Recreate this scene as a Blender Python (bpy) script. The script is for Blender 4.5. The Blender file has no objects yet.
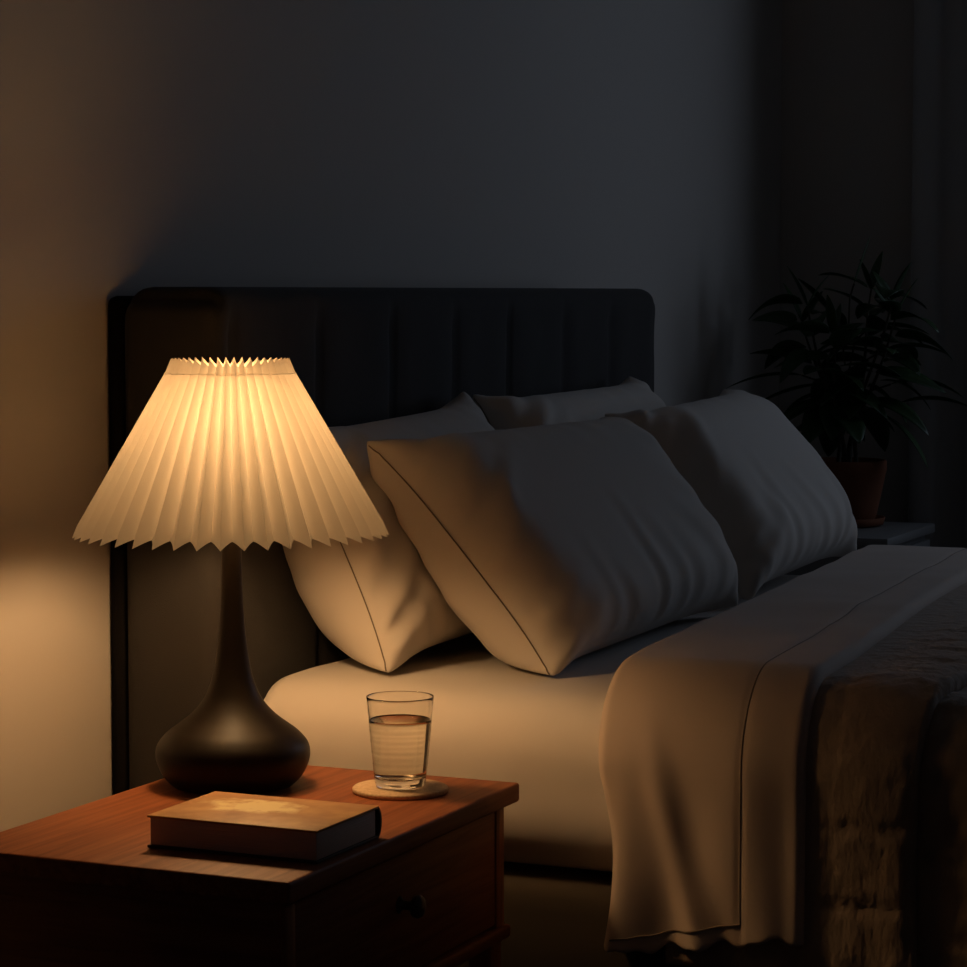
import bpy, bmesh, math, random
import numpy as np
from mathutils import Vector, Matrix, noise as mnoise
from mathutils.bvhtree import BVHTree
random.seed(7); np.random.seed(7)
PI = math.pi
S = bpy.context.scene
COL = S.collection
OFF = {}

# ------------------------------------------------------------------ helpers
def tag(o, label=None, cat=None, group=None, kind=None):
    if label: o['label'] = label
    if cat: o['category'] = cat
    if group: o['group'] = group
    if kind: o['kind'] = kind
    return o

def thing(name, loc, label, cat, group=None):
    o = bpy.data.objects.new(name, None); COL.objects.link(o)
    o.location = loc; o.empty_display_size = .05
    OFF[o] = Vector(loc)
    return tag(o, label, cat, group)

def build(name, verts, faces, mat, parent=None, smooth=True, loc=None):
    """one mesh object from world-space vertices"""
    off = OFF[parent] if parent else Vector(loc or (0, 0, 0))
    V = np.asarray(verts, float) - np.array(off)
    me = bpy.data.meshes.new(name)
    me.from_pydata(V.tolist(), [], [tuple(int(i) for i in f) for f in faces])
    me.update()
    if smooth: me.polygons.foreach_set('use_smooth', [True] * len(me.polygons))
    if mat: me.materials.append(mat)
    o = bpy.data.objects.new(name, me); COL.objects.link(o)
    if parent:
        o.parent = parent
    else:
        o.location = off
    OFF[o] = off
    return o

def fix_normals(o):
    bm = bmesh.new(); bm.from_mesh(o.data)
    bmesh.ops.recalc_face_normals(bm, faces=bm.faces)
    bm.to_mesh(o.data); bm.free()
    return o

def grid_faces(ni, nj, ci=False, cj=False, base=0):
    f = []
    for i in range(ni if ci else ni - 1):
        for j in range(nj if cj else nj - 1):
            a, b = i, (i + 1) % ni; c, d = j, (j + 1) % nj
            f.append((base + a * nj + c, base + b * nj + c, base + b * nj + d, base + a * nj + d))
    return f

def box_vf(x0, x1, y0, y1, z0, z1):
    v = [(x, y, z) for x in (x0, x1) for y in (y0, y1) for z in (z0, z1)]
    f = [(0, 1, 3, 2), (4, 6, 7, 5), (0, 4, 5, 1), (2, 3, 7, 6), (0, 2, 6, 4), (1, 5, 7, 3)]
    return v, f

def box(name, b, mat, parent=None, bevel=0, seg=2, loc=None):
    v, f = box_vf(*b)
    o = build(name, v, f, mat, parent, smooth=False, loc=loc)
    fix_normals(o)
    if bevel:
        bm = bmesh.new(); bm.from_mesh(o.data)
        bmesh.ops.bevel(bm, geom=list(bm.edges), offset=bevel, segments=seg, profile=.5, affect='EDGES')
        bm.to_mesh(o.data); bm.free()
        o.data.polygons.foreach_set('use_smooth', [True] * len(o.data.polygons))
        o.data.set_sharp_from_angle(angle=math.radians(40))
    return o

def merge(parts):
    V, F = [], []
    for v, f in parts:
        n = len(V); V += [tuple(p) for p in v]; F += [tuple(i + n for i in q) for q in f]
    return V, F

def tube_vf(path, r, n=10, cap=True):
    P = [Vector(p) for p in path]
    R = r if hasattr(r, '__len__') else [r] * len(P)
    V, F = [], []
    up = None
    for i, p in enumerate(P):
        t = (P[min(i + 1, len(P) - 1)] - P[max(i - 1, 0)]).normalized()
        if up is None:
            up = t.orthogonal().normalized()
        up = (up - t * up.dot(t))
        up = up.normalized() if up.length > 1e-6 else t.orthogonal().normalized()
        sd = t.cross(up)
        for k in range(n):
            a = 2 * PI * k / n
            V.append(p + (up * math.cos(a) + sd * math.sin(a)) * R[i])
    F = grid_faces(len(P), n, False, True)
    if cap:
        F.append(tuple(range(n))[::-1]); F.append(tuple((len(P) - 1) * n + k for k in range(n)))
    return V, F

def lathe(name, prof, mat, parent=None, c=(0, 0, 0), n=64, closed=False, cap=True, axis='z'):
    V = []
    for (r, z) in prof:
        for k in range(n):
            a = 2 * PI * k / n
            if axis == 'z':
                V.append((c[0] + r * math.cos(a), c[1] + r * math.sin(a), c[2] + z))
            else:                                  # axis -y
                V.append((c[0] + r * math.cos(a), c[1] - z, c[2] + r * math.sin(a)))
    m = len(prof)
    F = grid_faces(m, n, closed, True)
    if cap and not closed:
        F.append(tuple(range(n))[::-1]); F.append(tuple((m - 1) * n + k for k in range(n)))
    o = build(name, V, F, mat, parent)
    return fix_normals(o)

def smooth_prof(pts, k=6):
    """Catmull-Rom through profile points"""
    P = [np.array(p, float) for p in pts]
    out = []
    for i in range(len(P) - 1):
        p0 = P[max(i - 1, 0)]; p1 = P[i]; p2 = P[i + 1]; p3 = P[min(i + 2, len(P) - 1)]
        for j in range(k):
            t = j / k
            out.append(.5 * ((2 * p1) + (-p0 + p2) * t + (2 * p0 - 5 * p1 + 4 * p2 - p3) * t * t + (-p0 + 3 * p1 - 3 * p2 + p3) * t ** 3))
    out.append(P[-1])
    return out

def fbm(p, sc, oct=3):
    return mnoise.fractal(Vector(p) * sc, 1.0, 2.0, oct, noise_basis='PERLIN_ORIGINAL')

def rounded_box_vf(lo, hi, r, n, pn=2.):
    """dense box whose edges and corners are rounded with radius r"""
    lo = np.array(lo, float); hi = np.array(hi, float)
    V = []; F = []; idx = {}
    def vid(i, j, k):
        key = (i, j, k)
        if key not in idx:
            idx[key] = len(V)
            p = lo + (hi - lo) * np.array([i / n[0], j / n[1], k / n[2]])
            q = np.clip(p, lo + r, hi - r); d = p - q; L = (np.abs(d) ** pn).sum() ** (1 / pn)
            V.append(q + d / L * r if L > 1e-9 else p)
        return idx[key]
    for k in (0, n[2]):
        for i in range(n[0]):
            for j in range(n[1]): F.append((vid(i, j, k), vid(i + 1, j, k), vid(i + 1, j + 1, k), vid(i, j + 1, k)))
    for j in (0, n[1]):
        for i in range(n[0]):
            for k in range(n[2]): F.append((vid(i, j, k), vid(i + 1, j, k), vid(i + 1, j, k + 1), vid(i, j, k + 1)))
    for i in (0, n[0]):
        for j in range(n[1]):
            for k in range(n[2]): F.append((vid(i, j, k), vid(i, j + 1, k), vid(i, j + 1, k + 1), vid(i, j, k + 1)))
    return np.array(V), F

# ------------------------------------------------------------------ materials
def M(name, color, rough=.6, spec=.5, metal=0., **kw):
    m = bpy.data.materials.new(name); m.use_nodes = True
    b = m.node_tree.nodes['Principled BSDF']
    b.inputs['Base Color'].default_value = (*color, 1)
    b.inputs['Roughness'].default_value = rough
    b.inputs['Specular IOR Level'].default_value = spec
    b.inputs['Metallic'].default_value = metal
    return m

def nodes(m): return m.node_tree.nodes, m.node_tree.links, m.node_tree.nodes['Principled BSDF']

def add_noise_colour(m, c1, c2, scale=(1, 1, 1), nscale=5, detail=4, lo=.35, hi=.65, dist=0.):
    N, L, b = nodes(m)
    tc = N.new('ShaderNodeTexCoord'); mp = N.new('ShaderNodeMapping'); mp.inputs['Scale'].default_value = scale
    t = N.new('ShaderNodeTexNoise'); t.inputs['Scale'].default_value = nscale; t.inputs['Detail'].default_value = detail
    t.inputs['Distortion'].default_value = dist
    r = N.new('ShaderNodeValToRGB'); r.color_ramp.elements[0].position = lo; r.color_ramp.elements[1].position = hi
    r.color_ramp.elements[0].color = (*c1, 1); r.color_ramp.elements[1].color = (*c2, 1)
    L.new(tc.outputs['Object'], mp.inputs['Vector']); L.new(mp.outputs['Vector'], t.inputs['Vector'])
    L.new(t.outputs['Fac'], r.inputs['Fac']); L.new(r.outputs['Color'], b.inputs['Base Color'])
    return t, r

def add_bump(m, nscale, strength, dist=.001, scale=(1, 1, 1), detail=3, kind='noise', chain=True):
    N, L, b = nodes(m)
    tc = N.new('ShaderNodeTexCoord'); mp = N.new('ShaderNodeMapping'); mp.inputs['Scale'].default_value = scale
    if kind == 'noise':
        t = N.new('ShaderNodeTexNoise'); t.inputs['Scale'].default_value = nscale; t.inputs['Detail'].default_value = detail; out = t.outputs['Fac']
    else:
        t = N.new('ShaderNodeTexVoronoi'); t.inputs['Scale'].default_value = nscale; out = t.outputs['Distance']
    bp = N.new('ShaderNodeBump'); bp.inputs['Strength'].default_value = strength; bp.inputs['Distance'].default_value = dist
    L.new(tc.outputs['Object'], mp.inputs['Vector']); L.new(mp.outputs['Vector'], t.inputs['Vector'])
    L.new(out, bp.inputs['Height'])
    old = b.inputs['Normal'].links
    if old: L.new(old[0].from_socket, bp.inputs['Normal'])
    L.new(bp.outputs['Normal'], b.inputs['Normal'])

def fabric(name, col, rough=.9, weave=.12, sheen=.15, wr=0.):
    m = M(name, col, rough, .15)
    N, L, b = nodes(m)
    b.inputs['Sheen Weight'].default_value = sheen; b.inputs['Sheen Roughness'].default_value = .5
    add_bump(m, 900, weave, .0006, detail=2)
    if wr: add_bump(m, 22, wr, .01, detail=3)
    return m

WALL = M('painted_plaster', (.50, .46, .42), .9, .1); add_bump(WALL, 160, .05, .002)
CEIL = M('ceiling_paint', (.42, .41, .40), .95, .1); add_bump(CEIL, 120, .04, .002)
FLOORM = M('dark_floorboards', (.05, .035, .025), .5, .3)
add_noise_colour(FLOORM, (.03, .02, .014), (.075, .05, .034), (1, 12, 1), 3, 6)
TRIM = M('painted_trim', (.4, .39, .37), .6)
COTTON = fabric('cream_cotton', (.61, .555, .495), .85, .10)
SHEETM = fabric('beige_cotton', (.55, .445, .37), .85, .12)
FITTED = fabric('fitted_cotton', (.58, .54, .50), .85, .10, wr=.03)
SEAM = fabric('seam_thread', (.22, .175, .13), .9)
QUILT = fabric('taupe_quilting', (.36, .275, .205), .95, .25)
add_bump(QUILT, 40, .5, .010, scale=(1, 1.2, .55), detail=4)
QSEAM = fabric('taupe_thread', (.14, .11, .085), .95)
CHAR = fabric('charcoal_upholstery', (.034, .030, .028), .85, .3, sheen=.08)
add_bump(CHAR, 420, .35, .0015, scale=(1, 1, 1.6), detail=2)
BASEM = fabric('base_upholstery', (.05, .04, .03), .9, .3)
CURT = fabric('grey_curtain_linen', (.45, .44, .43), .95, .2)
GAPSHADOW = M('black_gap_shadow', (.007, .006, .006), .95, .1)  # near-black colour stands in for shadow between headboard and wall
CURT2 = M('black_leg', (.01, .01, .01), .5)

def wood(name, c1, c2, axis=0, rough=.38):
    m = M(name, c1, rough, .22)
    sc = [24., 24., 24.]; sc[axis] = 1.3
    add_noise_colour(m, c1, c2, tuple(sc), 4.2, 8, .32, .70, .6)
    sc2 = [70., 70., 70.]; sc2[axis] = 2.5
    add_bump(m, 3., .10, .001, tuple(sc2), 4)
    return m
WOOD = wood('cherry_wood', (.19, .052, .017), (.33, .108, .038), 0, .55)
WOODZ = wood('cherry_wood_upright', (.20, .06, .018), (.32, .11, .04), 2, .45)
WOODY = wood('cherry_wood_side', (.20, .06, .018), (.32, .11, .04), 1, .45)
KNOBM = M('dark_knob_wood', (.07, .028, .012), .35)
RTAB = M('grey_lacquer', (.20, .195, .19), .5); add_bump(RTAB, 80, .03, .001)

LAMPM = M('dark_bronze_ceramic', (.010, .0068, .0045), .45, .2)
add_bump(LAMPM, 300, .03, .0005)
BRASS = M('brass', (.6, .42, .2), .3, metal=1.)
# pleated fabric of the lampshade: lets part of the light through
SHADE = bpy.data.materials.new('pleated_shade_fabric'); SHADE.use_nodes = True
def mk_shade():
    N, L = SHADE.node_tree.nodes, SHADE.node_tree.links
    N.remove(N['Principled BSDF'])
    out = N['Material Output']
    d = N.new('ShaderNodeBsdfDiffuse'); d.inputs['Color'].default_value = (.52, .45, .36, 1)
    t = N.new('ShaderNodeBsdfTranslucent'); t.inputs['Color'].default_value = (.60, .57, .51, 1)
    mx = N.new('ShaderNodeMixShader'); mx.inputs['Fac'].default_value = SHADE_T
    tc = N.new('ShaderNodeTexCoord'); nz = N.new('ShaderNodeTexNoise'); nz.inputs['Scale'].default_value = 700
    bp = N.new('ShaderNodeBump'); bp.inputs['Strength'].default_value = .1; bp.inputs['Distance'].default_value = .0005
    L.new(tc.outputs['Object'], nz.inputs['Vector']); L.new(nz.outputs['Fac'], bp.inputs['Height'])
    L.new(bp.outputs['Normal'], d.inputs['Normal'])
    L.new(d.outputs[0], mx.inputs[1]); L.new(t.outputs[0], mx.inputs[2]); L.new(mx.outputs[0], out.inputs['Surface'])
SHADE_T = .175
mk_shade()
BULB_COL = (1., .585, .255); BULB_L = 80.
BULB = bpy.data.materials.new('warm_bulb'); BULB.use_nodes = True
b_ = BULB.node_tree.nodes['Principled BSDF']
b_.inputs['Base Color'].default_value = (.9, .85, .75, 1)
b_.inputs['Emission Color'].default_value = (*BULB_COL, 1); b_.inputs['Emission Strength'].default_value = BULB_L

GLASS = M('clear_glass', (1, .985, .95), .0); GLASS.node_tree.nodes['Principled BSDF'].inputs['Transmission Weight'].default_value = 1.
GLASS.node_tree.nodes['Principled BSDF'].inputs['IOR'].default_value = 1.45
WATER = M('water', (.99, .97, .90), .0); WATER.node_tree.nodes['Principled BSDF'].inputs['Transmission Weight'].default_value = 1.
WATER.node_tree.nodes['Principled BSDF'].inputs['IOR'].default_value = 1.33
CORK = M('pale_cork', (.5, .36, .22), .85, .2)
add_noise_colour(CORK, (.52, .37, .23), (.64, .48, .31), nscale=240, detail=3); add_bump(CORK, 260, .2, .001)
PAGES = M('book_pages', (.66, .52, .43), .9, .1); add_bump(PAGES, 9, .5, .002, scale=(1, 1, 140), detail=1)
SOILM = M('potting_soil', (.02, .014, .01), 1.); add_bump(SOILM, 90, .8, .006)
TERRA = M('terracotta', (.21, .075, .038), .8, .2); add_noise_colour(TERRA, (.18, .062, .03), (.25, .095, .05), nscale=8)
LEAF = M('dark_green_leaf', (.022, .05, .014), .45, .4); add_noise_colour(LEAF, (.014, .034, .010), (.034, .07, .02), nscale=9)
STEMM = M('woody_stem', (.05, .04, .022), .8)
PANE = bpy.data.materials.new('window_pane'); PANE.use_nodes = True
def mk_pane():
    N, L = PANE.node_tree.nodes, PANE.node_tree.links
    N.remove(N['Principled BSDF'])
    t = N.new('ShaderNodeBsdfTransparent'); t.inputs['Color'].default_value = (.95, .97, .96, 1)
    g = N.new('ShaderNodeBsdfGlossy'); g.inputs['Roughness'].default_value = .02
    mx = N.new('ShaderNodeMixShader'); mx.inputs['Fac'].default_value = .06
    L.new(t.outputs[0], mx.inputs[1]); L.new(g.outputs[0], mx.inputs[2]); L.new(mx.outputs[0], N['Material Output'].inputs['Surface'])
mk_pane()

# worn leather-like book cover: brown with a rubbed gold patch and scuffed rim
COVER = M('worn_brown_cover', (.2, .1, .05), .55, .3)
def mk_cover():
    N, L, b = nodes(COVER)
    tc = N.new('ShaderNodeTexCoord')
    n1 = N.new('ShaderNodeTexNoise'); n1.inputs['Scale'].default_value = 26; n1.inputs['Detail'].default_value = 6
    r1 = N.new('ShaderNodeValToRGB'); r1.color_ramp.elements[0].position = .3; r1.color_ramp.elements[1].position = .75
    r1.color_ramp.elements[0].color = (.40, .19, .065, 1); r1.color_ramp.elements[1].color = (.62, .36, .14, 1)
    mp = N.new('ShaderNodeMapping'); mp.inputs['Location'].default_value = (-.55 - .35, -.55 - .25, -.55); mp.inputs['Scale'].default_value = (22, 14, 0)
    dn = N.new('ShaderNodeTexNoise'); dn.inputs['Scale'].default_value = 30; dn.inputs['Detail'].default_value = 5
    ma = N.new('ShaderNodeVectorMath'); ma.operation = 'SCALE'; ma.inputs['Scale'].default_value = 1.1
    sb = N.new('ShaderNodeVectorMath'); sb.operation = 'ADD'
    gr = N.new('ShaderNodeTexGradient'); gr.gradient_type = 'SPHERICAL'
    n3 = N.new('ShaderNodeTexNoise'); n3.inputs['Scale'].default_value = 70; n3.inputs['Detail'].default_value = 6
    mu = N.new('ShaderNodeMath'); mu.operation = 'MULTIPLY'
    r2 = N.new('ShaderNodeValToRGB'); r2.color_ramp.elements[0].position = .08; r2.color_ramp.elements[1].position = .26
    mx = N.new('ShaderNodeMixRGB'); mx.inputs['Color2'].default_value = (.85, .70, .36, 1)
    L.new(tc.outputs['Object'], n1.inputs['Vector']); L.new(n1.outputs['Fac'], r1.inputs['Fac'])
    L.new(tc.outputs['Object'], mp.inputs['Vector']); L.new(tc.outputs['Object'], dn.inputs['Vector'])
    L.new(dn.outputs['Color'], ma.inputs[0]); L.new(mp.outputs['Vector'], sb.inputs[0]); L.new(ma.outputs['Vector'], sb.inputs[1])
    L.new(sb.outputs['Vector'], gr.inputs['Vector']); L.new(tc.outputs['Object'], n3.inputs['Vector'])
    L.new(gr.outputs['Fac'], mu.inputs[0]); L.new(n3.outputs['Fac'], mu.inputs[1]); L.new(mu.outputs[0], r2.inputs['Fac'])
    L.new(r2.outputs['Color'], mx.inputs['Fac']); L.new(r1.outputs['Color'], mx.inputs['Color1']); L.new(mx.outputs['Color'], b.inputs['Base Color'])
mk_cover(); add_bump(COVER, 120, .15, .001)
SPINE = M('dark_book_edge', (.05, .028, .016), .6)

# ------------------------------------------------------------------ room shell
XL, XR, YF, H = -3.55, 2.98, -4.4, 2.55
def struct(name, b, mat):
    o = box(name, b, mat); return tag(o, kind='structure')
struct('floor', (XL - .1, XR + .1, YF - .1, .1, -.1, 0), FLOORM)
struct('ceiling', (XL - .1, XR + .1, YF - .1, .1, H, H + .1), CEIL)
struct('wall_back', (XL - .1, XR + .1, 0, .1, 0, H), WALL)
struct('wall_front', (XL - .1, XR + .1, YF - .1, YF, 0, H), WALL)
struct('wall_left', (XL - .1, XL, YF, 0, 0, H), WALL)
# right wall with a window opening
WY0, WY1, WZ0, WZ1 = -2.55, -1.0, .85, 2.2
V, F = merge([box_vf(XR, XR + .1, YF, WY0, 0, H), box_vf(XR, XR + .1, WY1, 0, 0, H),
              box_vf(XR, XR + .1, WY0, WY1, 0, WZ0), box_vf(XR, XR + .1, WY0, WY1, WZ1, H)])
o = build('wall_right', V, F, WALL, smooth=False); tag(o, kind='structure'); fix_normals(o)
fr = .05
V, F = merge([box_vf(XR + .02, XR + .08, WY0, WY0 + fr, WZ0, WZ1), box_vf(XR + .02, XR + .08, WY1 - fr, WY1, WZ0, WZ1),
              box_vf(XR + .02, XR + .08, WY0 + fr, WY1 - fr, WZ0, WZ0 + fr), box_vf(XR + .02, XR + .08, WY0 + fr, WY1 - fr, WZ1 - fr, WZ1),
              box_vf(XR + .03, XR + .07, (WY0 + WY1) / 2 - .02, (WY0 + WY1) / 2 + .02, WZ0 + fr, WZ1 - fr)])
w = build('window_1', V, F, TRIM, smooth=False); tag(w, kind='structure'); fix_normals(w)
V, F = merge([box_vf(XR + .048, XR + .052, WY0 + fr, (WY0 + WY1) / 2 - .02, WZ0 + fr, WZ1 - fr),
              box_vf(XR + .048, XR + .052, (WY0 + WY1) / 2 + .02, WY1 - fr, WZ0 + fr, WZ1 - fr)])
p = build('window_pane', V, F, PANE, w, smooth=False)
struct('baseboard_back', (XL, XR, -.015, 0, 0, .09), TRIM)
struct('baseboard_right', (XR - .015, XR, YF, -.015, 0, .09), TRIM)

# ------------------------------------------------------------------ curtain
def curtain():
    x0 = 2.915; y0, y1 = -.335, -.86
    ny, nz = 90, 24; V = []
    for i in range(ny):
        t = i / (ny - 1); y = y0 + (y1 - y0) * t
        for k in range(nz):
            z = .012 + (H - .015 - .012) * k / (nz - 1)
            a = .026 * (1 - .25 * (z / H))
            x = x0 - a * math.sin(2 * PI * t * 4.0 + .25 * math.sin(z * 1.4)) * min(1, 2 + 0 * t)
            V.append((x, y + .008 * math.sin(2 * PI * t * 8) - .010 * (z / H) * 0, z))
    F = grid_faces(ny, nz)
    o = build('curtain', V, F, CURT, loc=(x0, y0, 0))
    m = o.modifiers.new('thick', 'SOLIDIFY'); m.thickness = .004
    tag(o, 'dark grey full length curtain hanging in folds beside the plant', 'curtain')
curtain()

# ------------------------------------------------------------------ bed
MX0, MX1, MZ0, MZ1, MY0, MY1 = .025, 1.655, .408, .638, -.192, -2.12
HBF, HBX0, HBX1, HBZ = -.18, -.013, 1.668, 1.158
bed = thing('bed', (.83, -1.1, 0), 'double bed with a tall dark channel-tufted upholstered headboard against the wall', 'bed')
def headboard():
    V, F = rounded_box_vf((HBX0, HBF, .06), (HBX1, -.026, HBZ), .032, (150, 14, 90))
    seams = [.03, .281, .516, .734, .952, 1.191, 1.415, 1.64]
    for v in V:
        x, y, z = v
        # larger radius of the two upper corners in the plane of the board
        R = .045; zc = HBZ - R
        for xc, sg in ((HBX0 + R, -1), (HBX1 - R, 1)):
            if (x - xc) * sg > 0 and z > zc:
                dx, dz = (x - xc), z - zc; m = max(abs(dx), abs(dz)); L = math.hypot(dx, dz)
                if L > 1e-9:
                    k = m / L; v[0] = xc + dx * k; v[2] = zc + dz * k
        if y < -.10 and z > .05:
            d = min(abs(x - s) for s in seams)
            wgt = min(1, max(0, (-.10 - y) / .05)) * min(1, max(0, (HBZ - .012 - z) / .05))
            g = math.exp(-(d / .005) ** 2) * .008 + math.exp(-(d / .03) ** 2) * .004
            v[1] += g * wgt
            v[1] += .002 * fbm((x, 0, z), 7) * wgt
    o = build('headboard', V, F, CHAR, bed); fix_normals(o)
    box('headboard_gap_shadow', (HBX0 + .012, HBX1 - .012, -.0265, -.002, .06, HBZ - .012), GAPSHADOW, bed, .012, 3)  # added black panel, imitates the shadowed strip behind the board
headboard()
def bed_base():
    V, F = rounded_box_vf((.04, -2.11, .11), (1.645, -.19, .402), .022, (60, 60, 16))
    o = build('bed_base', V, F, BASEM, bed); fix_normals(o)
bed_base()
for (x, y) in ((.12, -.3), (.12, -2.0), (1.56, -.3), (1.56, -2.0)):
    lathe('leg', [(.018, 0), (.026, .115)], CURT2, bed, (x, y, 0), 20)

def mattress():
    n = (110, 120, 26); r = .10
    V, F = rounded_box_vf((MX0, MY1 * 3, MZ0), (MX1, MY0 * 3, MZ1), r, n, 2.8)
    V[:, 1] /= 3                                                 # the end corners are tighter than the long edges
    for v in V:
        x, y, z = v
        k = (z - MZ0) / (MZ1 - MZ0)
        if k > .5:
            v[2] += .003 * fbm((x, y, 0), 4) * (k - .5) * 2
            e = max(0, .16 - (x - MX0)) / .16        # the crown drops softly towards the near edge
            v[2] -= .008 * e * e * (k - .5) * 2
        # soft horizontal puckers low on the side where the sheet tucks under
        if k < .9:
            s = -1 if x < .8 else 1
            v[0] += s * .003 * fbm((y * 2.2, z * 5, 3), 3) * (1 - k)
            v[0] -= s * .018 * max(0, .45 - k) ** 2 * 4
    o = build('mattress', V, F, FITTED, loc=(.84, -1.15, MZ0)); fix_normals(o)
    tag(o, 'mattress in a smooth cream fitted sheet, lying on the bed base', 'mattress')
    return o
mattress()

# ---- pillows: two panels sewn along the rim and blown up with a small cloth solver
def inflate(w, h, T, seed, slack=1.03, nu=66, nv=46, iters=260):
    rng = np.random.RandomState(seed)
    u = np.linspace(0, w, nu); v = np.linspace(0, h, nv)
    G = np.zeros((2, nu, nv, 3)); G[:, :, :, 0] = u[None, :, None]; G[:, :, :, 1] = v[None, None, :]
    edge = np.minimum(np.minimum(u[:, None], w - u[:, None]) / w, np.minimum(v[None, :], h - v[None, :]) / h)
    G[0, :, :, 2] = .02 * np.sqrt(np.clip(edge * 4, 0, 1)) + rng.randn(nu, nv) * .0012
    G[1, :, :, 2] = -G[0, :, :, 2]
    inner = np.zeros((nu, nv)); inner[1:-1, 1:-1] = 1
    G[:, :, :, 2] *= inner
    du, dv = w / (nu - 1) * slack, h / (nv - 1) * slack
    dd = math.hypot(du, dv)
    Vv = np.zeros_like(G)
    def fix(a, b, L, k):
        d = b - a; l = np.sqrt((d * d).sum(-1, keepdims=True)) + 1e-12
        c = d * ((l - L) / l) * .5 * k
        a += c; b -= c
    for it in range(iters):
        P = G
        e1 = np.zeros_like(P); e2 = np.zeros_like(P)
        e1[:, 1:-1] = P[:, 2:] - P[:, :-2]; e2[:, :, 1:-1] = P[:, :, 2:] - P[:, :, :-2]
        nrm = np.cross(e1, e2); nrm[1] *= -1
        nrm /= np.sqrt((nrm ** 2).sum(-1, keepdims=True)) + 1e-9
        Vv = Vv * .90 + nrm * inner[None, :, :, None] * .0011
        old = G.copy()
        G = G + Vv
        for _ in range(7):
            for s in (0, 1):
                fix(G[:, s:-1:2][:, :], G[:, s + 1::2][:, :G[:, s:-1:2].shape[1]], du, 1)
                fix(G[:, :, s:-1:2], G[:, :, s + 1::2][:, :, :G[:, :, s:-1:2].shape[2]], dv, 1)
            for s in (0, 1):
                a = G[:, s:-1:2, :-1]; b = G[:, s + 1::2, 1:][:, :a.shape[1]]
                fix(a, b, dd, .35)
                a = G[:, s:-1:2, 1:]; b = G[:, s + 1::2, :-1][:, :a.shape[1]]
                fix(a, b, dd, .35)
            m = (G[0] + G[1]) * .5
            rim = inner == 0
            G[0][rim] = m[rim]; G[1][rim] = m[rim]
        z = G[..., 2]; lim = T / 2
        G[..., 2] = np.where(np.abs(z) > lim * .8, np.sign(z) * (lim * .8 + lim * .2 * np.tanh((np.abs(z) - lim * .8) / (lim * .2))), z)
        Vv = (G - old) * .92
    return G

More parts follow.
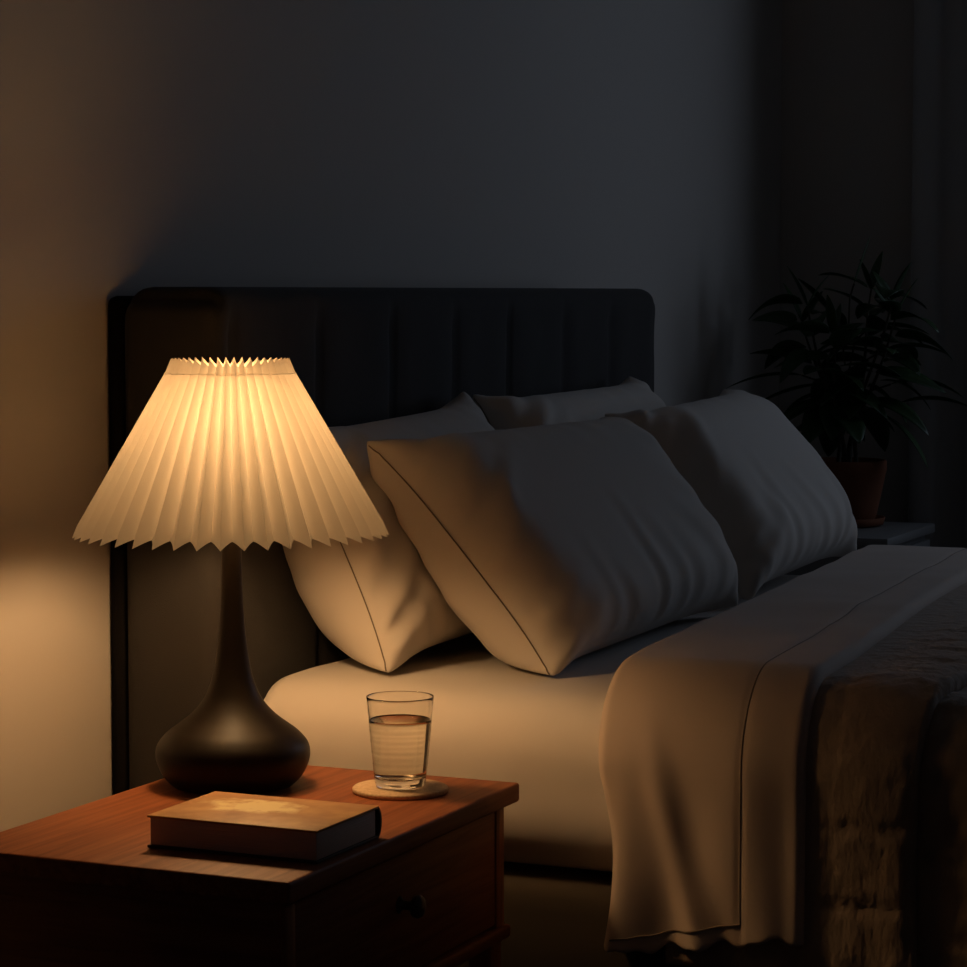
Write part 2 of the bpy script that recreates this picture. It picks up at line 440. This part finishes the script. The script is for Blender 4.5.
PILLOW_BVH = {}
def pillow(name, BL, BR, TR, TL, T, seed, label, ycap=None, avoid=None, front=1., back=1., seam_sides=(0,)):
    BL, BR, TR, TL = [np.array(p, float) for p in (BL, BR, TR, TL)]
    w = np.linalg.norm(BR - BL); h = np.linalg.norm(TL - BL)
    G = inflate(w * 1.03, h * 1.05, T, seed)
    nu, nv = G.shape[1:3]
    # normalise so that the four tips land on the four given corners
    c00, c10, c11, c01 = G[0, 0, 0, :2], G[0, -1, 0, :2], G[0, -1, -1, :2], G[0, 0, -1, :2]
    lo = (c00 + c01 + c10 + c11) / 4
    sx = ((c10 - c00)[0] + (c11 - c01)[0]) / 2; sy = ((c01 - c00)[1] + (c11 - c10)[1]) / 2
    s = (G[..., 0] - lo[0]) / sx + .5; t = (G[..., 1] - lo[1]) / sy + .5
    s = s[..., None]; t = t[..., None]
    P = BL * (1 - s) * (1 - t) + BR * s * (1 - t) + TR * s * t + TL * (1 - s) * t
    n = np.cross(BR - BL, TL - BL); n /= np.linalg.norm(n)
    if n[1] > 0: n = -n
    zz = G[..., 2]
    zz = np.where(zz > 0, zz * front, zz * back)
    P = P + n * zz[..., None]
    # creases drawn inwards from the seams: (start, direction, length, width, depth) in metres on each panel
    rnd = random.Random(seed * 31 + 5)
    A, B = np.meshgrid(np.linspace(0, 1, nu) * w, np.linspace(0, 1, nv) * h, indexing='ij')
    edge = np.minimum(np.minimum(A, w - A), np.minimum(B, h - B))
    for l in (0, 1):
        D = np.zeros((nu, nv)); strokes = []
        for q in np.linspace(.10, .86, 6):
            strokes.append((0., (q + rnd.uniform(-.05, .05)) * h, math.radians(rnd.uniform(8, 42)), rnd.uniform(.14, .27), rnd.uniform(.009, .015), rnd.uniform(.007, .012)))
            strokes.append((w, (q + rnd.uniform(-.05, .05)) * h, math.radians(180 - rnd.uniform(0, 40)), rnd.uniform(.10, .22), rnd.uniform(.010, .018), rnd.uniform(.003, .006)))
        for q in np.linspace(.12, .92, 9):
            strokes.append(((q + rnd.uniform(-.03, .03)) * w, 0., math.radians(rnd.uniform(70, 118)), rnd.uniform(.12, .25), rnd.uniform(.010, .018), rnd.uniform(.003, .006)))
        for q in np.linspace(.2, .85, 5):
            strokes.append(((q + rnd.uniform(-.03, .03)) * w, h, math.radians(-rnd.uniform(60, 110)), rnd.uniform(.07, .14), rnd.uniform(.010, .016), rnd.uniform(.0015, .003)))
        for (ax, bx, ang, Ln, wd, am) in strokes:
            ca, sa = math.cos(ang), math.sin(ang)
            al = (A - ax) * ca + (B - bx) * sa
            pe = -(A - ax) * sa + (B - bx) * ca + .012 * np.sin(al * 17 + ax * 9 + bx * 5)
            wd2 = wd * (1 + al / Ln * .6)
            env = np.clip(al / .03 + .6, 0, 1) * np.clip(1 - al / Ln, 0, 1) ** .8
            D += am * env * (np.exp(-(pe / wd2) ** 2) - .75 * np.exp(-((pe - 1.7 * wd2) / wd2) ** 2))
        D *= np.clip(edge / .025, 0, 1)
        P[l] += n * (D if l == 0 else -D * .3)[..., None]
    # weight makes the filling settle towards the lower half
    zb = MZ1 - .003
    P[..., 2] = np.where(P[..., 2] < zb + .02, zb + .02 * np.exp((np.minimum(P[..., 2], zb + .02) - zb - .02) / .02), P[..., 2])
    if ycap is not None:
        yy = P[..., 1]; P[..., 1] = np.minimum(yy, ycap)
    for av in (avoid or []):
        bv = PILLOW_BVH[av]
        for q in P.reshape(-1, 3):
            hit = bv.ray_cast(Vector((q[0], -3, q[2])), Vector((0, 1, 0)))
            if hit[0] is not None and q[1] > hit[0].y - .004: q[1] = hit[0].y - .004
    root = thing(name, tuple((BL + BR) / 2), label, 'pillow', None)
    V = []; idx = np.zeros((2, nu, nv), int)
    for l in (0, 1):
        for i in range(nu):
            for j in range(nv):
                if l == 1 and (i in (0, nu - 1) or j in (0, nv - 1)):
                    idx[1, i, j] = idx[0, i, j]; continue
                idx[l, i, j] = len(V); V.append(P[l, i, j])
    F = []
    for l in (0, 1):
        for i in range(nu - 1):
            for j in range(nv - 1):
                q = (idx[l, i, j], idx[l, i + 1, j], idx[l, i + 1, j + 1], idx[l, i, j + 1])
                F.append(q if l == 0 else q[::-1])
    o = build('pillowcase', V, F, COTTON, root); fix_normals(o)
    m = o.modifiers.new('sub', 'SUBSURF'); m.levels = 1; m.render_levels = 1
    PILLOW_BVH[name + str(seed)] = BVHTree.FromPolygons([Vector(v) for v in V], F)
    # the stitched end seam of the case
    i = 0 if 0 in seam_sides else nu - 1
    path = P[0, i, 1:-1]
    out = np.array([-.0012 if i == 0 else .0012, -.0006, 0])
    sv, sf = tube_vf([tuple(q + out) for q in path], .0009, 6)
    e = build('end_seam', sv, sf, SEAM, root); e['label'] = 'dark stitched end seam'
    return root
zb = .640
pillow('pillow', (.12, -.358, zb), (.72, -.365, zb), (.70, -.213, .997), (.065, -.228, .985), .20, 3,
       'back left cream pillow leaning on the headboard, half hidden behind the lampshade', ycap=HBF - .002, front=.72, back=1.4)
pillow('pillow', (.76, -.365, zb), (1.43, -.37, zb), (1.43, -.21, 1.0), (.715, -.215, .997), .16, 11,
       'back right cream pillow against the headboard, only its top edge showing', ycap=HBF - .002)
pillow('pillow', (.195, -.566, .634), (.965, -.572, .650), (.745, -.425, .960), (.115, -.328, .957), .185, 5,
       'front left cream pillow lit warm on its near end, propped on the back pillow', avoid=['pillow3', 'pillow11'], back=1.1)
pillow('pillow', (1.03, -.565, .650), (1.70, -.560, .66), (1.585, -.335, .972), (.965, -.335, .958), .20, 8,
       'front right pillow in cool grey light, farthest from the lamp', avoid=['pillow11', 'pillow5'], seam_sides=(1,), back=.7)

# ---- quilt and turned-down sheet share one path across the bed
QX0, QX1, QZ, QR = -.002, 1.70, .668, .105
def bedpath(hem):
    """list of (x, z, nx, nz, s, zone) from the left hem over the top to the right hem"""
    out = []
    L1 = QZ - QR - hem; A = PI / 2 * QR; T = QX1 - QX0 - 2 * QR
    def at(s):
        if s < L1: return (QX0, hem + s, -1, 0)
        s -= L1
        if s < A:
            a = s / QR; return (QX0 + QR - QR * math.cos(a), QZ - QR + QR * math.sin(a), -math.cos(a), math.sin(a))
        s -= A
        if s < T: return (QX0 + QR + s, QZ, 0, 1)
        s -= T
        if s < A:
            a = s / QR; return (QX1 - QR + QR * math.sin(a), QZ - QR + QR * math.cos(a), math.sin(a), math.cos(a))
        s -= A
        return (QX1, QZ - QR - s, 1, 0)
    return at, L1, A, T, 2 * L1 + 2 * A + T

def folds(x, y, z, amp=1.):
    """outward swing of the hanging cloth, growing towards the hem"""
    k = max(0., min(1., (QZ - .05 - z) / .30))
    return amp * k * (.012 * math.sin(y * 21 + z * 3 + .6) + .006 * math.sin(y * 47 - z * 6))

def quilt_layer(name, y0, y1, hem, off, mat, parent, cell=.095, ph=0., th=.012, roll0=0., roll1=0., wob=lambda s: 0.):
    """cloth from y0 (head side) to y1 (foot side); roll0/roll1 round off an edge"""
    at, L1, A, T, tot = bedpath(hem)
    ns = int(tot / .0085); nb = int(abs(y1 - y0) / .0085)
    rows = []
    for b in np.linspace(y0, y1 + roll1, nb): rows.append((b, 0))
    if roll1:
        for a in np.linspace(0, PI * .9, 10)[1:]: rows.append((y1 + roll1 - roll1 * math.sin(a), -roll1 * (1 - math.cos(a))))
    V = []
    for i in range(ns):
        s = tot * i / (ns - 1)
        x, z, nx, nz = at(s)
        for (y, dh) in rows:
            yy = y + wob(s)
            pu = abs(math.sin(PI * (s + ph) / cell)); pv = abs(math.sin(PI * (yy + .06) / cell))
            puff = .0048 * (min(1, pu * 3) ** .7) * (min(1, pv * 3) ** .7)
            cr = .0026 * (1 - 2 * abs(fbm((s * 1.0, yy * 1.7, ph), 26, 3))) + .003 * fbm((s, yy, ph + 4), 6, 2)
            h = off + dh + (puff + cr) * (1 if dh > -.012 else .5)
            if z < QZ - .03 and nz < .9 and x < .8: h += max(-.006, folds(x, yy, z, .3))
            under = max(0., min(1., (-.965 - yy) / .07))          # pressed flat beneath the turned-down sheet
            h = off + dh + (h - off - dh) * (.15 + .85 * under)
            V.append((x + nx * h, yy, z + nz * h))
    F = grid_faces(ns, len(rows))
    o = build(name, V, F, mat, parent)
    m = o.modifiers.new('thick', 'SOLIDIFY'); m.thickness = th; m.offset = -1
    fix_normals(o)
    return o

quilt = thing('quilt', (.85, -1.5, QZ), 'crinkled taupe quilt covering the foot half of the bed and hanging down its side', 'quilt')
q1 = quilt_layer('quilt_cover', -.84, -2.12, .345, -.010, QUILT, quilt, ph=.05, th=.010)
q2 = quilt_layer('folded_layer', -.80, -1.112, .330, .010, QUILT, quilt, roll1=.013, wob=lambda s: .012 * math.sin(s * 5.1 + .8) - .012)

def top_sheet():
    root = thing('top_sheet', (.85, -.8, QZ), 'plain beige top sheet turned down in a wide band over the quilt', 'sheet')
    hem0 = .335
    at, L1, A, T, tot = bedpath(hem0)
    ns = 240
    HH = .027                                                        # height of the band above the quilt
    def yhead(s): 
        k = max(0, min(1, (s - L1 * .6) / (tot - 2 * L1)))
        return -.714 + .134 * k - .012 * math.sin(min(1, s / L1) * PI) 
    def yfoot(s):
        k = max(0, min(1, (s - L1) / (tot - 2 * L1)))
        return -.966 + .125 * min(1., k * 1.15) - .006 * math.sin(k * 9)
    def height(s, y, x, z, t):
        h = 0.
        if s < L1 + A * .8 and x < .5:
            k = max(0., min(1., (QZ - .02 - z) / .3))
            # fan of soft folds running down from the shoulder of the bed
            for (yc, sl, wd, am) in ((-.745, -.06, .022, .008), (-.805, .16, .03, -.007), (-.838, .26, .016, .012), (-.875, .30, .02, -.007), (-.925, .05, .026, .008), (-.965, 0, .02, -.008)):
                yl = yc + sl * (z - .40)
                h += am * math.exp(-((y - yl) / wd) ** 2) * k
            h += .004 * math.sin(y * 60 + z * 9) * k
        h += .004 * fbm((x, y, z), 5, 2)
        return h
    rows = []
    r = .022
    for a in np.linspace(0, PI / 2, 8)[:-1]: rows.append(('h', r * (1 - math.cos(a)), -.035 + (.035 + HH) * math.sin(a)))
    for t in np.linspace(0, 1, 46): rows.append(('m', t, HH))
    r2 = .014
    for a in np.linspace(0, PI * .75, 9)[1:]: rows.append(('f', r2 * math.sin(a), HH - .014 * (1 - math.cos(a))))
    V = []
    def pt(s, row):
        kind, q, h0 = row
        a, b = yhead(s), yfoot(s)
        t = q if kind == 'm' else (0. if kind == 'h' else 1.)
        # hem rises towards the foot edge and ripples
        s_low = .004 + .038 * t + (.004 * math.sin(t * 23) + .003 * math.sin(t * 41 + 1)) * max(0., 1 - s / .03)
        s2 = s if s > L1 else s_low + (L1 - s_low) * s / L1
        if s > tot - L1: s2 = s
        x, z, nx, nz = at(s2)
        if kind == 'h': y = a - q
        elif kind == 'm': y = a - r + (b - (a - r)) * q
        else: y = b - q
        hh = height(s2, y, x, z, t)
        h = h0 + hh * (1 if kind != 'h' else (h0 + .035) / (.035 + HH))
        # slack between the shoulders of the fold and the stitch line
        ys = b + .062
        if kind == 'm': h -= .0022 * math.exp(-((y - ys) / .004) ** 2)
        return Vector((x + nx * h, y, z + nz * h)), Vector((nx, 0, nz))
    for i in range(ns):
        s = tot * i / (ns - 1)
        for row in rows: V.append(pt(s, row)[0])
    F = grid_faces(ns, len(rows))
    o = build('sheet_cloth', V, F, SHEETM, root); fix_normals(o)
    m = o.modifiers.new('thick', 'SOLIDIFY'); m.thickness = .005; m.offset = -1
    m = o.modifiers.new('sub', 'SUBSURF'); m.levels = 1; m.render_levels = 1
    # stitched line: down the foot side, then along the bottom hem to the head side
    path = []
    for s in np.linspace(tot - L1, .030, 190):
        a, b = yhead(s), yfoot(s); q = (b + .062 - (a - r)) / (b - (a - r))
        p, n = pt(s, ('m', q, HH)); path.append(p + n * .0006)
    q0 = q
    for t in np.linspace(q0, .0, 40)[1:]:
        p, n = pt(.030 - .012 * (1 - t / q0), ('m', t, HH)); path.append(p + n * .0006)
    v, f = tube_vf(path, .0010, 6)
    e = build('hem_stitch', v, f, SEAM, root); e['label'] = 'dark stitched hem line'
top_sheet()

# ------------------------------------------------------------------ near nightstand
TX0, TX1, TY0, TY1, TZ = -.66, -.061, -.63, -.213, .55
ns_ = thing('nightstand', (-.36, -.42, 0), 'reddish brown wooden nightstand with one knobbed drawer, left of the bed under the lamp', 'nightstand')
box('tabletop', (TX0, TX1, TY0, TY1, TZ - .024, TZ), WOOD, ns_, .004, 3)
bx0, bx1, by0, by1 = TX0 + .018, TX1 - .018, TY0 + .016, TY1 - .01
box('side_panel', (bx0, bx0 + .018, by0 + .004, by1, .375, TZ - .0245), WOODY, ns_, .0015)
box('side_panel', (bx1 - .018, bx1, by0 + .004, by1, .375, TZ - .0245), WOODY, ns_, .0015)
box('back_panel', (bx0 + .0185, bx1 - .0185, by1 - .012, by1, .375, TZ - .0245), WOOD, ns_)
box('bottom_panel', (bx0 - .006, bx1 + .010, by0 - .008, by1, .358, .3745), WOOD, ns_, .004, 3)
box('stile', (bx0 - .001, bx0 + .022, by0 - .002, by0 + .0035, .375, TZ - .0245), WOODZ, ns_, .001)
box('stile', (bx1 - .022, bx1 + .001, by0 - .002, by0 + .0035, .375, TZ - .0245), WOODZ, ns_, .001)
dr = box('drawer', (bx0 + .0235, bx1 - .0235, by0 - .001, by0 + .018, .379, TZ - .030), WOOD, ns_, .0025, 2)
lathe('knob', [(.010, 0), (.0055, .004), (.005, .012), (.007, .016), (.0125, .019), (.0135, .024), (.011, .028), (.004, .030)], KNOBM, dr,
      ((bx0 + bx1) / 2 - .01, by0 - .001, .463), 28, axis='y')
for (x, y) in ((bx0 + .004, by0), (bx1 - .034, by0), (bx0 + .004, by1 - .03), (bx1 - .034, by1 - .03)):
    v, f = box_vf(x, x + .03, y, y + .03, 0, .3575)
    v = [(px if pz > .1 else x + .015 + (px - x - .015) * .7, py if pz > .1 else y + .015 + (py - y - .015) * .7, pz) for (px, py, pz) in v]
    fix_normals(build('leg', v, f, WOODZ, ns_, smooth=False))

# ------------------------------------------------------------------ table lamp
LX, LY = -.226, -.320
lamp = thing('table_lamp', (LX, LY, TZ), 'lit table lamp with a pleated cream shade and dark teardrop base on the nightstand', 'lamp')
s_ = 819.8
pr = [(0, 60), (6, 66.5), (14, 72), (24, 76), (33, 77), (42, 74.5), (52, 66), (60, 55.5), (68, 45), (78, 35), (90, 27), (106, 21), (124, 17), (146, 14.2), (170, 12), (200, 10.6), (252, 9.4)]
prof = [(.001, .001)] + [(.066, .001)] + [(p[0], p[1]) for p in smooth_prof([(r / s_, z / s_ + .003) for (z, r) in pr], 5)]
prof = [(max(r, .001), z) for r, z in prof] + [(.001, 252 / s_ + .003)]
lathe('lamp_base', prof, LAMPM, lamp, (LX, LY, TZ), 96, cap=False)
lathe('socket', [(.001, 0), (.0085, 0), (.012, .008), (.014, .028), (.010, .053), (.001, .053)], BRASS, lamp, (LX, LY, TZ + .3106), 32, cap=False)
bz = TZ + .3106 + .047
bp = smooth_prof([(.011, 0), (.012, .010), (.017, .022), (.030, .032), (.042, .062), (.040, .085), (.026, .104), (.0015, .110)], 4)
lathe('bulb', [(max(.001, r), z) for r, z in bp], BULB, lamp, (LX, LY, bz), 40)
def shade():
    NP = 44; zt, zb_ = 1.067, .861; rt, rb = .0655, .181
    K = 10; n = NP * K; nz = 20; V = []
    def fold(j):                                             # outer creases sharp, inner ones rounded
        ph = (j % K) / K
        return .55 * (1 - 2 * abs(math.sin(PI * ph))) + .45 * (1 - 4 * min(ph, 1 - ph))
    def ring_pt(t, j, extra=0.):
        r = rb + (rt - rb) * t; dep = .0100 * (1 - t) + .0056 * t
        a = 2 * PI * j / n + .02; rr = r + dep * fold(j) + extra
        return LX + rr * math.cos(a), LY + rr * math.sin(a), zb_ + (zt - zb_) * t
    for k in range(nz):
        t = k / (nz - 1)
        for j in range(n):
            x, y, z = ring_pt(t, j)
            if k == nz - 1: z += .0045 * fold(j)
            if k == 0: z -= .0045 * fold(j)
            V.append((x, y, z))
    F = grid_faces(nz, n, False, True)
    o = build('lamp_shade', V, F, SHADE, lamp); fix_normals(o)
    o.data.set_sharp_from_angle(angle=math.radians(50))
    # thread that gathers the pleats below the rim
    v, f = tube_vf([ring_pt(.935, j, .0005) for j in range(n + 1)], .00035, 5)
    build('gathering_thread', v, f, COTTON, o)
    # wire frame carrying the shade: ring and three spokes to a collar on the socket
    ring = [(LX + (rt - .006) * math.cos(2 * PI * j / 40), LY + (rt - .006) * math.sin(2 * PI * j / 40), zt - .022) for j in range(41)]
    parts = [tube_vf(ring, .0012, 6)]
    for q in range(3):
        a = 2 * PI * q / 3 + .4
        parts.append(tube_vf([(LX + .039 * math.cos(a), LY + .039 * math.sin(a), 1.0478), (LX + (rt - .006) * math.cos(a), LY + (rt - .006) * math.sin(a), zt - .022)], .0011, 6))
    ring2 = [(LX + .02 * math.cos(2 * PI * j / 24), LY + .02 * math.sin(2 * PI * j / 24), TZ + .318) for j in range(25)]
    parts.append(tube_vf(ring2, .0014, 6))
    for q in range(3):
        a = 2 * PI * q / 3 + .4
        parts.append(tube_vf([(LX + .02 * math.cos(a), LY + .02 * math.sin(a), TZ + .318), (LX + .045 * math.cos(a), LY + .045 * math.sin(a), TZ + .40),
                              (LX + (rt - .006) * math.cos(a), LY + (rt - .006) * math.sin(a), zt - .022)], .0011, 6))
    pv = [(.001, 1.048), (.040, 1.047), (.041, 1.0478), (.040, 1.0486), (.001, 1.0498)]
    lathe('uplight_baffle', pv, BRASS, lamp, (LX, LY, 0), 40, cap=False)  # opaque disc added above the bulb to cut its upward light
    v, f = merge(parts)
    build('shade_frame', v, f, BRASS, lamp)
shade()

# ------------------------------------------------------------------ book
bk = thing('book', (-.501, -.513, TZ), 'thick old hardback book with worn golden brown cover lying on the nightstand', 'book')
x0, x1, y0, y1 = -.573, -.425, -.617, -.409
zt = TZ + .036
box('page_block', (x0 + .002, x1 - .006, y0 + .002, y1 - .003, TZ + .0035, zt - .003), PAGES, bk, .001)
fc = box('front_cover', (x0, x1, y0, y1, zt - .003, zt), COVER, bk, .001)
box('back_cover', (x0, x1, y0, y1, TZ + .0004, TZ + .0034), SPINE, bk, .001)
pts = []
for k in range(11):
    a = -PI / 2 + PI * k / 10
    pts.append((x1 - .004 + .010 * math.cos(a), TZ + .0176 + .0172 * math.sin(a)))
pin = [(x1 - .0055 + .008 * math.cos(-PI / 2 + PI * k / 10), TZ + .0176 + .0155 * math.sin(-PI / 2 + PI * k / 10)) for k in range(10, -1, -1)]
loop = pts + pin; n = len(loop)
V = [(x, y, z) for y in (y0, y1) for (x, z) in loop]
F = [(i, (i + 1) % n, n + (i + 1) % n, n + i) for i in range(n)]
for k in range(10): F += [(k, k + 1, n - 2 - k, n - 1 - k), (n + k, n + n - 1 - k, n + n - 2 - k, n + k + 1)]
o = build('spine', V, F, SPINE, bk, smooth=False); fix_normals(o)

# ------------------------------------------------------------------ coaster and tumbler
GX, GY = -.176, -.522
CZ = TZ + .0065
o = lathe('coaster', [(.001, .0002), (.056, .0002), (.0578, .0015), (.0578, .005), (.0565, .0065), (.001, .0065)], CORK, None, (GX, GY, TZ), 72, cap=False)
tag(o, 'round pale coaster under the water glass', 'coaster')
gl = thing('water_glass', (GX, GY, CZ), 'clear tumbler two thirds full of water standing on the round coaster', 'glass')
HG = .110
def ro(z): return .0300 + (.0410 - .0300) * (z / HG) ** .9
out = [(.001, .0004), (.0265, .0004), (.0290, .0012), (.0302, .0035)]
for z in np.linspace(.006, HG - .001, 60):
    rdg = sum(.00035 * math.exp(-((z - q) / .0012) ** 2) for q in (.028, .043, .056, .068))
    out.append((ro(z) + rdg, z))
top = [(ro(HG) - .0004, HG), (ro(HG) - .0012, HG)]
inn = [(ro(z) - .0017, z) for z in np.linspace(HG - .001, .016, 24)] + [(.0265, .0125), (.022, .0105), (.001, .010)]
lathe('tumbler', out + top + inn, GLASS, gl, (GX, GY, CZ), 96, cap=False)
WZ = .082
wp = [(.001, .0101), (.0222, .0106), (.0266, .0126)] + [(ro(z) - .0016, z) for z in np.linspace(.016, WZ, 16)] + [(ro(WZ) - .0030, WZ - .0009), (.030, WZ - .0013), (.001, WZ - .0013)]
lathe('water', wp, WATER, gl, (GX, GY, CZ), 96, cap=False)

# ------------------------------------------------------------------ far nightstand and plant
RX0, RX1, RY0, RY1, RZ = 2.29, 2.69, -.455, -.04, .64
rt_ = thing('nightstand', (2.49, -.25, 0), 'dim grey nightstand in the dark corner beyond the bed, carrying the potted plant', 'nightstand')
box('tabletop', (RX0, RX1, RY0, RY1, RZ - .02, RZ), RTAB, rt_, .003)
box('cabinet_body', (RX0 + .012, RX1 - .012, RY0 + .02, RY1 - .004, .10, RZ - .0205), RTAB, rt_, .002)
d = box('drawer', (RX0 + .022, RX1 - .022, RY0 + .006, RY0 + .0195, RZ - .20, RZ - .034), RTAB, rt_, .002)
lathe('knob', [(.006, 0), (.005, .01), (.012, .014), (.012, .02), (.004, .023)], CURT2, d, ((RX0 + RX1) / 2, RY0 + .006, RZ - .115), 20, axis='y')
d = box('drawer', (RX0 + .022, RX1 - .022, RY0 + .006, RY0 + .0195, .13, RZ - .208), RTAB, rt_, .002)
lathe('knob', [(.006, 0), (.005, .01), (.012, .014), (.012, .02), (.004, .023)], CURT2, d, ((RX0 + RX1) / 2, RY0 + .006, .30), 20, axis='y')
for x in (RX0 + .03, RX1 - .06):
    for y in (RY0 + .03, RY1 - .06): box('leg', (x, x + .03, y, y + .03, 0, .0995), RTAB, rt_)

PX, PY = 2.56, -.285
pl = thing('potted_plant', (PX, PY, RZ), 'bushy dark green houseplant in a terracotta pot on the far nightstand', 'plant')
lathe('saucer', [(.001, .0005), (.070, .0005), (.084, .004), (.088, .020), (.085, .020), (.080, .009), (.001, .008)], TERRA, pl, (PX, PY, RZ), 48, cap=False)
lathe('pot', [(.001, .0085), (.060, .0085), (.068, .020), (.080, .075), (.0885, .118), (.090, .122), (.090, .142), (.088, .145), (.083, .145), (.082, .130), (.001, .125)], TERRA, pl, (PX, PY, RZ), 56, cap=False)
lathe('soil', [(.001, .134), (.05, .136), (.0822, .131)], SOILM, pl, (PX, PY, RZ), 40, cap=False)
def plant():
    rnd = random.Random(21)
    LV, LF = [], []
    def leaf(base, dirv, L, W, droop, roll):
        d = Vector(dirv).normalized(); side = d.cross(Vector((0, 0, 1)))
        side = side.normalized() if side.length > .05 else Vector((1, 0, 0))
        up = side.cross(d).normalized()
        side = (side * math.cos(roll) + up * math.sin(roll)).normalized(); up = side.cross(d).normalized()
        n = 10; b0 = len(LV); p = Vector(base); cur = d.copy()
        for i in range(n + 1):
            t = i / n
            w = W * (math.sin(PI * min(1, t * .93 + .05)) ** .75) * (1 - .35 * t) if 0 < i < n else .001
            for q, hz in ((-1, .16), (-.5, .04), (0, -.05), (.5, .04), (1, .16)):
                LV.append(p + side * (w * q) + up * (w * hz))
            cur = (cur + Vector((0, 0, -1)) * droop / n).normalized(); up = side.cross(cur).normalized()
            p = p + cur * (L / n)
        LF.extend(grid_faces(n + 1, 5, base=b0))
    tops = []
    for s in range(6):
        a = 2 * PI * s / 6 + rnd.uniform(-.4, .4); r0 = rnd.uniform(.008, .028)
        lean = rnd.uniform(.03, .13); hgt = (.44, .36, .40, .33, .41, .37)[s]
        path = []
        for i in range(9):
            t = i / 8
            path.append((PX + math.cos(a) * (r0 + lean * t ** 1.5) + .010 * math.sin(t * 7 + s), PY + math.sin(a) * (r0 + lean * t ** 1.5) + .01 * math.cos(t * 6 + s), RZ + .128 + hgt * t * .88))
        v, f = tube_vf(path, [.0052 * (1 - .6 * i / 8) for i in range(9)], 8)
        build('stem', v, f, STEMM, pl)
        P = [Vector(q) for q in path]
        for k in range(12):
            t = .34 + .66 * k / 11
            i = min(7, int(t * 8)); base = P[i].lerp(P[i + 1], t * 8 - i)
            aa = a * .4 + k * 2.4 + rnd.uniform(-.3, .3)
            el = -.1 + 1.0 * max(0, t - .45) + rnd.uniform(-.15, .3)
            d = Vector((math.cos(aa) * math.cos(el), math.sin(aa) * math.cos(el), math.sin(el)))
            L = rnd.uniform(.13, .20) * (1.1 - .3 * t)
            pet = base + d * .03
            if base.x + d.x * L > 2.84 or base.y + d.y * L > -.03:
                L *= .55
            LVn = len(LV)
            leaf(base + d * .012, d, L, rnd.uniform(.026, .040), rnd.uniform(.5, 1.5), rnd.uniform(-.5, .5))
        leaf(P[-1], Vector((math.cos(a) * .4, math.sin(a) * .4, 1)), .10, .014, .5, 0)
        leaf(P[-1], Vector((-math.cos(a) * .5, -math.sin(a) * .5, .9)), .085, .014, .4, .4)
    # the long outlying leaves seen against wall and curtain
    Rr = Vector((.406, -.914, 0))
    for (du, dz, L, el, dr, w) in ((-.13, .33, .17, .15, .6, .016), (.13, .31, .17, .35, 1.0, .02), (.16, .27, .16, .3, .7, .02), (.02, .53, .11, 1.2, -.3, .013), (-.05, .47, .10, .9, .3, .02), (.06, .43, .14, .35, .8, .02), (.10, .38, .15, .45, .9, .022)):
        sg = 1 if du > 0 else -1
        base = Vector((PX, PY, RZ + dz)) + Rr * du * .75
        leaf(base, Rr * sg * math.cos(el) + Vector((0, 0, math.sin(el))), L, w, dr, .3 * sg)
        v, f = tube_vf([(PX + .01 * sg, PY, RZ + dz * .75), tuple((Vector((PX, PY, RZ + dz * .9)) * .6 + base * .4)), tuple(base)], .002, 6)
        build('stem', v, f, STEMM, pl)
    LV2 = []
    for p in LV: LV2.append((min(p.x, 2.84), min(p.y, -.012), max(p.z, RZ + .06)))
    o = build('foliage', LV2, LF, LEAF, pl)
    m = o.modifiers.new('thick', 'SOLIDIFY'); m.thickness = .0008
plant()

# ------------------------------------------------------------------ light: dusk sky through the window
W = bpy.data.worlds.new('dusk_sky'); S.world = W; W.use_nodes = True
bg = W.node_tree.nodes['Background']
bg.inputs['Color'].default_value = (.63, .74, 1., 1); bg.inputs['Strength'].default_value = 1.35
la = bpy.data.lights.new('window_portal', 'AREA'); la.shape = 'RECTANGLE'; la.size = WZ1 - WZ0; la.size_y = WY1 - WY0
la.cycles.is_portal = True
lo_ = bpy.data.objects.new('window_portal', la); COL.objects.link(lo_)
lo_.location = (XR + .12, (WY0 + WY1) / 2, (WZ0 + WZ1) / 2)
lo_.rotation_euler = (0, math.radians(90), 0)

# ------------------------------------------------------------------ camera
cam = bpy.data.cameras.new('camera'); cam.sensor_width = 36; cam.lens = 2600 / 967 * 36
co = bpy.data.objects.new('camera', cam); COL.objects.link(co)
co.location = (-2.9677, -1.8728, 1.15)
co.rotation_euler = (PI / 2 - .0732, 0, .4183 - PI / 2)
cam.clip_start = .05
S.camera = co
S.view_settings.view_transform = 'Standard'; S.view_settings.look = 'None'
S.view_settings.exposure = 0.; S.view_settings.gamma = 1.; S.view_settings.use_curve_mapping = False
S.cycles.max_bounces = 10; S.cycles.transmission_bounces = 10; S.cycles.transparent_max_bounces = 10
S.cycles.use_denoising = True
